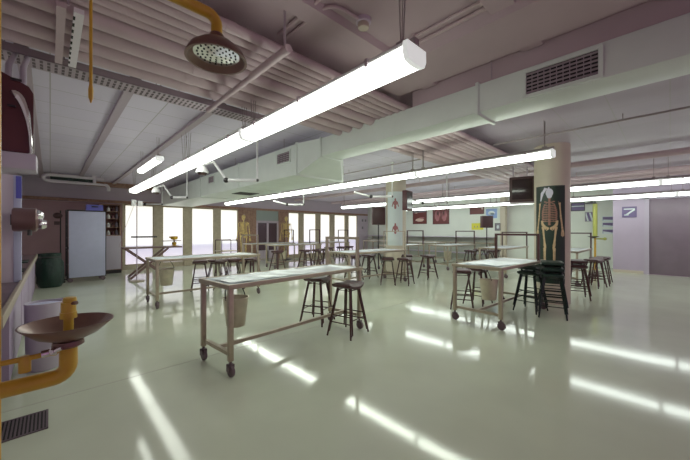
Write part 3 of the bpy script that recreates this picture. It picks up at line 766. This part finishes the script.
MB().prism([(0,.12),(.62,.12),(.652,.16),(.652,.52),(.63,.56),(.40,.67),(0,.67)],-.0,.16,'xz').build('hood_body','maroon',hdz,smooth=False)
ap = arc((.570,-.012,.13),.070,PI*.56,0,18,(1,0,0),(0,0,5.1))
MB().tube(ap,[.020,.030,.030,.029,.028,.027,.026,.024,.022,.020,.018,.015,.012,.010,.009,.008,.008,.007,.007],8).build('chrome_rim','chrome',hdz)
MB().prism([(.570+.065*math.cos(a),.13+.065*5.0*math.sin(a)) for a in [PI*k/16 for k in range(17)]],-.006,.0,'xz').build('recess_face','maroon',hdz)
MB().box(0,.668,-.03,.20,.02,.125,.015).build('tray','cabinet',hdz)
MB().box(.55,.60,-.018,-.010,.575,.59).box(.54,.575,-.05,-.03,.40,.41).build('badge','black',hdz,smooth=False)
MB().tube([(.53,.1,.5),(.52,.35,.80),(.50,1.6,1.42)],.018,10).build('vent_pipe','cabinet',hdz)
MB().tube([(.60,.1,.5),(.59,.35,.80),(.58,1.6,1.42)],.018,10).build('vent_pipe','cabinet',hdz)
ha = thing('hand_dryer','bronze dryer with shiny chrome nozzle fixed to the white screen','dryer',(-.31,5.12,1.63))
MB().lathe([(.125,0),(.135,.015),(.135,.19),(.11,.21)],(0,0,0),24,'x').build('dryer_body','dryer',ha)
MB().ball((.20,-.02,.05),(.06,.09,.065),16).build('chrome_cap','chrome',ha)
MB().lathe([(.05,0),(.062,.05),(.04,.09)],(.19,-.02,-.05),18,'x').build('nozzle','chrome',ha)
MB().tube([(.14,-.05,-.10),(.14,-.06,-.18)],.02,8).build('valve','black',ha)
MB().box(-.02,.06,.06,.175,-.06,.06).build('bracket','black',ha,smooth=False)
wbn = thing('waste_bin','white rounded bin standing before the washing counter','bin',(-.045,4.75,0))
MB().lathe([(.13,0),(.145,.02),(.16,.70),(.165,.72),(.15,.72),(.145,.68),(0,.68)],(0,0,0),28).build('bin_body','cabinet',wbn)
MB().lathe([(.143,.685),(.14,.70),(0,.71)],(0,0,0),24).build('bin_liner','panel_blue',wbn)
pb = tag(MB().lathe([(.06,0),(.095,.02),(.11,.13),(.10,.13),(.0,.03)],(.10,5.35,.50),24,cap=False).lathe([(.05,0),(.05,.02),(.025,.04),(.025,.48),(.06,.502)],(.10,5.35,0),14).build('pedestal_dish','purple'),'small purple dish on a stand beside the white bin','dish')
gb = thing('waste_sack','dark green rumpled waste sack by the end of the counter','waste sack',(.0,11.5,0))
gb.scale=(.88,.88,1.0)
m = MB()
prof = [(.0,0),(.24,.0),(.30,.12),(.31,.4),(.30,.65),(.24,.8),(.26,.9),(.0,.86)]
m.lathe(prof,(0,0,0),28,cap=False)
m.map(lambda c: (c.x*(1+.10*math.sin(7*math.atan2(c.y,c.x)+c.z*6)), c.y*(1+.10*math.sin(5*math.atan2(c.y,c.x)+c.z*9)), c.z))
m.build('sack_body','dark_green',gb)
MB().tube(arc((0,0,.80),.255,0,2*PI,20,(1,0,0),(0,1,0))[:-1],.018,8,closed=True).build('sack_hoop','black',gb)

# rack trolley with pale front panel
rk = thing('rack_trolley','tall wheeled rack closed by a pale blue panel','trolley',(.80,12.0,0),math.radians(2))
MB().box(-.41,.43,-.03,.0,.14,2.08,.006).build('front_panel','panel_blue',rk)
fr = MB()
for x in (-.44,.44):
    for y in (.02,.5): fr.box(x-.015,x+.015,y-.015,y+.015,.12,2.12)
for z in (.14,1.0,2.11): fr.box(-.44,.44,.01,.03,z-.012,z+.012).box(-.44,.44,.49,.51,z-.012,z+.012).box(-.452,-.428,.02,.5,z-.012,z+.012).box(.428,.452,.02,.5,z-.012,z+.012)
fr.build('rack_frame','black',rk,smooth=False)
for z in (.5,.9,1.3,1.7): MB().box(-.43,.43,.02,.5,z,z+.015).build('rack_shelf','perf',rk,smooth=False)
for x in (-.38,.38):
    for y in (.03,.47): MB().lathe([(.04,-.02),(.06,-.018),(.06,.018),(.04,.02)],(x,y,.06),14,'y').box(x-.02,x+.02,y-.03,y+.03,.06,.14).build('caster','rubber',rk)
bb = thing('blue_crate','blue plastic crate on top of the rack trolley','crate',(.98,12.15,2.123))
MB().box(-.2,.2,-.14,.14,0,.02).box(-.2,.2,-.14,-.12,.02,.17).box(-.2,.2,.12,.14,.02,.17).box(-.2,-.18,-.12,.12,.02,.17).box(.18,.2,-.12,.12,.02,.17).build('crate_body','blue',bb,smooth=False)
MB().box(-.08,.08,-.146,-.141,.09,.13).build('handle_slot','dark_void',bb,smooth=False)
st = thing('drip_stand','thin black stand with a round head beside the rack trolley','stand',(.22,12.3,0))
MB().tube([(0,0,.08),(0,0,2.1)],.016,8).build('pole','black',st)
MB().ball((-.06,0,1.95),(.11,.08,.09),12).box(-.14,-.02,-.05,.05,1.68,1.78).build('stand_head','brown_case',st)
for a in range(5): MB().tube([(0,0,.10),(.24*math.cos(a*1.257),.24*math.sin(a*1.257),.03)],.015,8).ball((.24*math.cos(a*1.257),.24*math.sin(a*1.257),.03),.03,8).build('foot','black',st)
cab = thing('storage_cabinet','lilac cabinet with open bottle shelves behind the rack trolley','cabinet',(1.62,13.95,0))
MB().box(-.40,-.37,-.3,.3,.12,2.45).box(.19,.22,-.3,.3,.12,2.45).box(-.37,.19,.27,.3,.12,2.45).box(-.37,.19,-.3,.27,2.42,2.45).box(-.37,.19,-.3,.27,1.32,1.36).box(-.37,.19,-.3,.27,.12,.15).build('carcass','wood',cab,smooth=False)
for z in (1.62,1.92,2.18): MB().box(-.37,.19,-.28,.27,z,z+.02).build('shelf','wood',cab,smooth=False)
MB().box(-.40,.22,-.325,-.302,.14,1.33,.004).build('cabinet_door','cabinet',cab)
MB().box(-.42,.24,-.32,.32,.0,.12).build('plinth','black',cab,smooth=False)
i = 0
for z, s in ((1.36,'lowest'),(1.64,'second'),(1.94,'third'),(2.20,'top')):
    for k, x in enumerate((1.50,1.62,1.74)):
        h = (.16,.2,.14)[(k+i)%3]; i += 1
        b = MB().lathe([(.0,0),(.045,0),(.045,h*.7),(.018,h*.82),(.018,h),(0,h)],(0,0,0),12).build('bottle',('maroon','white','print_grey')[(k+i)%3],None,(x,13.78,z+.001))
        tag(b,f'small {("dark red","white","grey")[(k+i)%3]} bottle on the {s} open shelf, {("inner","middle","window")[k]} position','bottle','bottles in the open cabinet')

# scissor trolley
sc = thing('scissor_trolley','folding trolley with crossed scissor legs before the bright windows','trolley',(2.4,11.55,0),math.radians(-2))
MB().box(-.8,.8,-.3,-.26,.95,1.0).box(-.8,.8,.26,.3,.95,1.0).box(-.8,-.76,-.26,.26,.95,1.0).box(.76,.8,-.26,.26,.95,1.0).box(-.76,.76,-.26,.26,.985,.995).build('top_frame','trolley',sc,smooth=False)
for y in (-.28,.28):
    MB().bar((-.72,y,.95),(.36,y,.04),.04,.065).build('scissor_leg','trolley',sc,smooth=False)
    MB().bar((-.62,y*.9,.04),(.40,y*.9,.95),.04,.065).build('scissor_leg','trolley',sc,smooth=False)
MB().tube([(-.62,-.26,.04),(-.62,.26,.04)],.025,8).tube([(.36,-.3,.04),(.36,.3,.04)],.025,8).tube([(-.13,-.28,.47),(-.13,.28,.47)],.018,8).build('cross_tube','steel',sc)
iv = thing('tray_stand','thin pole with a small dark tray standing at the scissor trolley','stand',(1.87,10.95,0))
MB().tube([(0,0,.03),(0,0,2.3)],.014,8).build('pole','perf',iv)
MB().box(-.13,.50,-.13,.13,1.30,1.345,.006).build('tray','black',iv)
MB().lathe([(.2,0),(.2,.025),(.03,.05)],(0,0,0),18).build('base','steel',iv)
MB().box(-.14,-.02,-.05,.05,2.24,2.42,.01).build('bag_left','white',iv)
MB().box(.02,.14,-.05,.05,2.24,2.40,.01).build('bag_right','white',iv)
MB().tube([(-.08,0,2.24),(-.3,.1,1.5),(-.42,.1,1.02)],.006,6).build('tube','perf',iv)
for nm in ('bag_left','bag_right'): D.objects[nm].name = 'fluid_bag' if 'fluid_bag' not in D.objects else 'fluid_bag.001'
yl = thing('yellow_burner','small yellow cup-shaped fixture standing on the scissor trolley end','fixture',(3.02,11.5,1.002))
yl.scale = (1.35,1.35,1.35)
MB().lathe([(.06,0),(.06,.012),(.03,.02),(.05,.03),(.055,.09),(.02,.10),(.02,.15)],(0,0,0),16).build('lower_cup','yellow',yl)
MB().lathe([(.03,.15),(.075,.16),(.085,.23),(.07,.24),(0,.235)],(0,0,0),18).tube([(0,0,.21),(-.11,0,.215)],.022,8).build('upper_cup','yellow',yl)
MB().box(-.25,.14,-.09,.09,.115,.135,.004).build('crossplate','trolley',yl)

# small trolley with handrail in front of a window
tr2 = thing('rail_trolley','low steel trolley with dark handrail seen above the scissor-trolley table','trolley',(4.55,10.9,0),math.radians(0))
MB().box(-.3,.3,-.3,.3,.78,.81,.004).build('top_shelf','steel',tr2)
for x in (-.28,.28):
    for y in (-.28,.28): MB().tube([(x,y,.03),(x,y,1.18 if x>-1 else .8)],.016,8).ball((x,y,.03),.03,8).build('upright','leg_brown',tr2)
MB().tube([(-.28,-.28,1.18),(.28,-.28,1.18)],.018,8).tube([(-.28,.28,1.18),(.28,.28,1.18)],.018,8).build('handrail','leg_brown',tr2)

# ------------------------------------------------------------------ speakers and monitors
def speaker(loc, rz, label, zc, h, w):
    r = thing('loudspeaker', label, 'loudspeaker', (loc[0],loc[1],zc-h/2), rz, 'loudspeakers on black stands')
    MB().box(-w/2,w/2,-.12,.14,0,h,.015).build('speaker_case','maroon',r)
    MB().box(-w/2+.02,w/2-.02,-.132,-.121,.02,h-.02,.004).build('speaker_grille','brown_case',r)
    MB().box(-.05,.05,-.136,-.132,.03,.06).build('name_plate','black',r,smooth=False)
def stand(loc, ztop, label):
    r = thing('speaker_stand', label, 'stand', (loc[0],loc[1],0), 0, 'black tripod stands under loudspeakers')
    MB().tube([(0,0,.15),(0,0,ztop)],.024,10).build('pole','black',r)
    MB().tube([(0,0,.75),(0,0,.85)],.04,10).build('collar','black',r)
    for k in range(3):
        a = 2*PI*k/3+.3
        MB().tube([(.03*math.cos(a),.03*math.sin(a),.78),(.5*math.cos(a),.5*math.sin(a),.02)],.016,8).build('leg','black',r)
speaker((8.45,7.15),FACE,'maroon loudspeaker on a stand beside the anatomy pillar',2.03,.62,.46)
stand((8.45,7.15,0),1.719,'black tripod stand carrying the loudspeaker by the anatomy pillar')
speaker((13.75,5.50),FACE,'maroon loudspeaker in front of the picture wall end',1.90,.52,.46)
stand((13.75,5.50,0),1.639,'black tripod stand carrying the loudspeaker before the picture wall')
mo = thing('small_monitor','maroon monitor seen edge-on at the end of the jointed arm','monitor',(7.60,5.33,2.10),math.radians(10))
MB().box(-.22,.22,-.08,.06,0,.58,.02).build('monitor_case','maroon',mo)
MB().box(-.18,.18,-.086,-.0805,.05,.53).build('screen','screen',mo,smooth=False)
MB().tube([(.0,.06,.3),(.43,.19,.39)],.025,8).build('bracket','black',mo)
tv = thing('ceiling_television','large dark brown television hung from the ceiling beside the poster pillar','television',(8.3,2.47,2.19),math.radians(-72.7))
MB().box(-.28,.27,-.22,.2,0,.60,.02).build('television_case','brown_case',tv)
MB().box(-.22,.20,-.226,-.2205,.06,.54,.002).build('screen','screen',tv)
MB().box(-.27,.25,-.23,.22,-.02,-.002).build('shelf','perf',tv,smooth=False)
MB().tube([(.27,.1,-.5),(.27,.1,CEIL-2.18)],.014,8).build('hanging_pole','black',tv)
MB().tube([(-.2,.1,.58),(-.2,.1,CEIL-2.18)],.012,8).tube([(.1,.1,.58),(.1,.1,CEIL-2.18)],.012,8).build('hanger','perf',tv)

# ------------------------------------------------------------------ pictures on the far walls
def picture(X, ya, yb, za, zb, label, bg, art, frame='black', name='framed_picture', cat='picture'):
    y0, y1 = min(ya,yb), max(ya,yb); z0, z1 = min(za,zb), max(za,zb)
    r = thing(name, label, cat, (X,(y0+y1)/2,(z0+z1)/2)); w, h = (y1-y0)/2, (z1-z0)/2
    t = .025
    MB().box(-.03,-.002,-w,w,-h,-h+t).box(-.03,-.002,-w,w,h-t,h).box(-.03,-.002,-w,-w+t,-h+t,h-t).box(-.03,-.002,w-t,w,-h+t,h-t).build('frame',frame,r,smooth=False)
    MB().box(-.018,-.003,-w+t,w-t,-h+t,h-t).build('print',bg,r,smooth=False)
    for mt, poly in art:
        MB().prism([(p[0]*w,p[1]*h) for p in poly],-.0205,-.0185,'yz').build('printed_shape',mt,r,smooth=False)
def sc16(Y, z, X=16.0): return Y*X/15, 1.5+(z-1.5)*X/15
def blob(cx, cy, rx, ry, n=14): return [(cx+rx*math.cos(2*PI*k/n)*(1+.12*math.sin(3*k)),cy+ry*math.sin(2*PI*k/n)) for k in range(n)]
def pic16(Y0,z0,Y1,z1,label,bg,art,**k):
    a, b = sc16(Y0,z0), sc16(Y1,z1); picture(16.0,a[0],b[0],a[1],b[1],label,bg,art,**k)
pic16(10.12,2.72,9.22,1.89,'dark red picture of a pale reclining shape on the white wall','poster_red',[('print_pale',blob(.0,-.45,.6,.22)),('print_red',blob(-.3,-.2,.4,.12)),('print_grey',[(-.9,.6),(.9,.5),(.9,.9),(-.9,.9)]),('print_pale',blob(.5,.55,.2,.12))],frame='maroon')
pic16(8.85,2.74,7.90,1.86,'dark red picture of two upright pink shapes on the white wall','poster_red',[('print_red',blob(.42,.05,.3,.7)),('print_red',blob(-.42,.05,.3,.7)),('print_pale',blob(.35,.35,.10,.28)),('print_pale',blob(-.35,.35,.10,.28))],frame='maroon')
pic16(6.81,2.70,6.12,2.31,'small dark red board high on the white wall','poster_red',[('print_pale',blob(-.75,.4,.15,.3))],frame='maroon')
pic16(6.05,2.56,5.50,2.08,'small blue and white picture above the loudspeaker','print_blue',[('poster_white',blob(.0,.1,.55,.4)),('print_blue',blob(-.1,-.1,.3,.2)),('poster_white',[(.3,-.9),(.85,-.9),(.85,-.2)])],frame='poster_white')
pic16(6.72,1.88,6.15,1.56,'yellow notice low on the white wall beside the loudspeaker','print_yellow',[('print_grey',[(-.6,-.3),(-.5,.3),(-.4,-.3)]),('print_grey',[(-.1,-.3),(0,.3),(.1,-.3)]),('print_grey',[(.4,-.3),(.5,.3),(.6,-.3)])],frame='print_yellow')
pic16(5.62,1.86,5.36,1.52,'small dark notice with pale ring at the end of the white wall','print_grey',[('poster_white',blob(0,0,.4,.5))],frame='black')
picture(16.5,2.99,2.5,2.72,2.36,'dark two-line sign on the recessed wall beside the pillar','print_violet',[('poster_white',[(-.9,.05),(.9,.05),(.9,.25),(-.9,.25)])],frame='black',name='wall_sign',cat='sign')
picture(16.5,2.5,2.2,2.30,1.90,'striped violet picture on the recessed wall','print_violet',[('poster_white',[(-.9,-.9),(-.5,-.9),(.1,.9),(-.3,.9)]),('poster_white',[(.1,-.9),(.5,-.9),(.9,.5),(.9,.9),(.7,.9)])],frame='print_grey')
for k, (z0, z1, s) in enumerate(((1.90,2.10,'top'),(1.66,1.86,'middle'),(1.38,1.58,'bottom'))):
    picture(16.5,1.94,1.55,z1,z0,f'small violet notice, {s} of three beside the lime post','print_violet',[('poster_white',[(-.8,-.8),(.8,-.8),(.8,-.3+.2*k),(-.8,-.5)])],frame='poster_white')
picture(15.0,1.20,.81,2.37,1.99,'violet sign with white diagonal symbol beside the bronze door','print_violet',[('poster_white',[(-.75,.65),(.75,.65),(.75,.45),(-.75,.45)]),('poster_white',[(.7,-.6),(.3,-.6),(-.75,.3),(-.75,.45),(-.5,.45)]),('poster_white',[(.1,-.65),(.7,-.65),(.7,-.45),(.1,-.45)])],frame='print_violet',name='wall_sign',cat='sign')
# bench along the picture wall
be = thing('wall_bench','long pale bench with lower shelf along the picture wall','bench',(15.65,10.0,0))
MB().box(-.35,.33,-4.1,4.1,.88,.92,.006).build('bench_top','steel',be)
MB().box(-.3,.33,-4.1,4.1,1.18,1.21,.004).build('upper_shelf','cabinet',be)
for y in (-4,-2,0,2,4): MB().box(-.3,-.26,y-.02,y+.02,0,.88).box(.28,.32,y-.02,y+.02,0,1.18).build('leg','steel',be,smooth=False)
MB().box(-.28,.30,-4.0,4.0,.35,.38).build('lower_shelf','cabinet',be,smooth=False)
# wall thermostat boxes at window wall end
for x, z, l in ((15.45,2.22,'upper small grey wall box'),(15.75,2.22,'second small grey wall box beside the upper one'),(15.45,1.72,'lower small grey wall box')):
    tag(MB().box(-.06,.06,-.03,0,-.08,.08,.006).build('wall_box','print_grey',None,(x,YW-.002,z)),l+' at the end of the window wall','control box')

# ------------------------------------------------------------------ light, world, camera
w = D.worlds.new('World'); S.world = w; w.use_nodes = True
bg = w.node_tree.nodes['Background']; bg.inputs[0].default_value = (.54,.27,.48,1); bg.inputs[1].default_value = .55  # violet ambient added as fill, entering through the open back of the room

cam = D.cameras.new('Camera'); co = D.objects.new('Camera', cam); COL.objects.link(co)
cam.sensor_width = 36; cam.lens = 36*309.6/690; cam.shift_y = 1/690; cam.clip_start = .02
a = math.radians(46.4)
co.location = (0,0,1.5); co.rotation_euler = (PI/2,0,a-PI/2)
S.camera = co
S.view_settings.view_transform = 'Standard'
S.view_settings.look = 'None'
S.view_settings.exposure = .05
S.view_settings.gamma = 1.12
S.cycles.use_denoising = True
S.cycles.max_bounces = 8
S.cycles.diffuse_bounces = 4
S.cycles.caustics_reflective = False
S.cycles.sample_clamp_indirect = 6
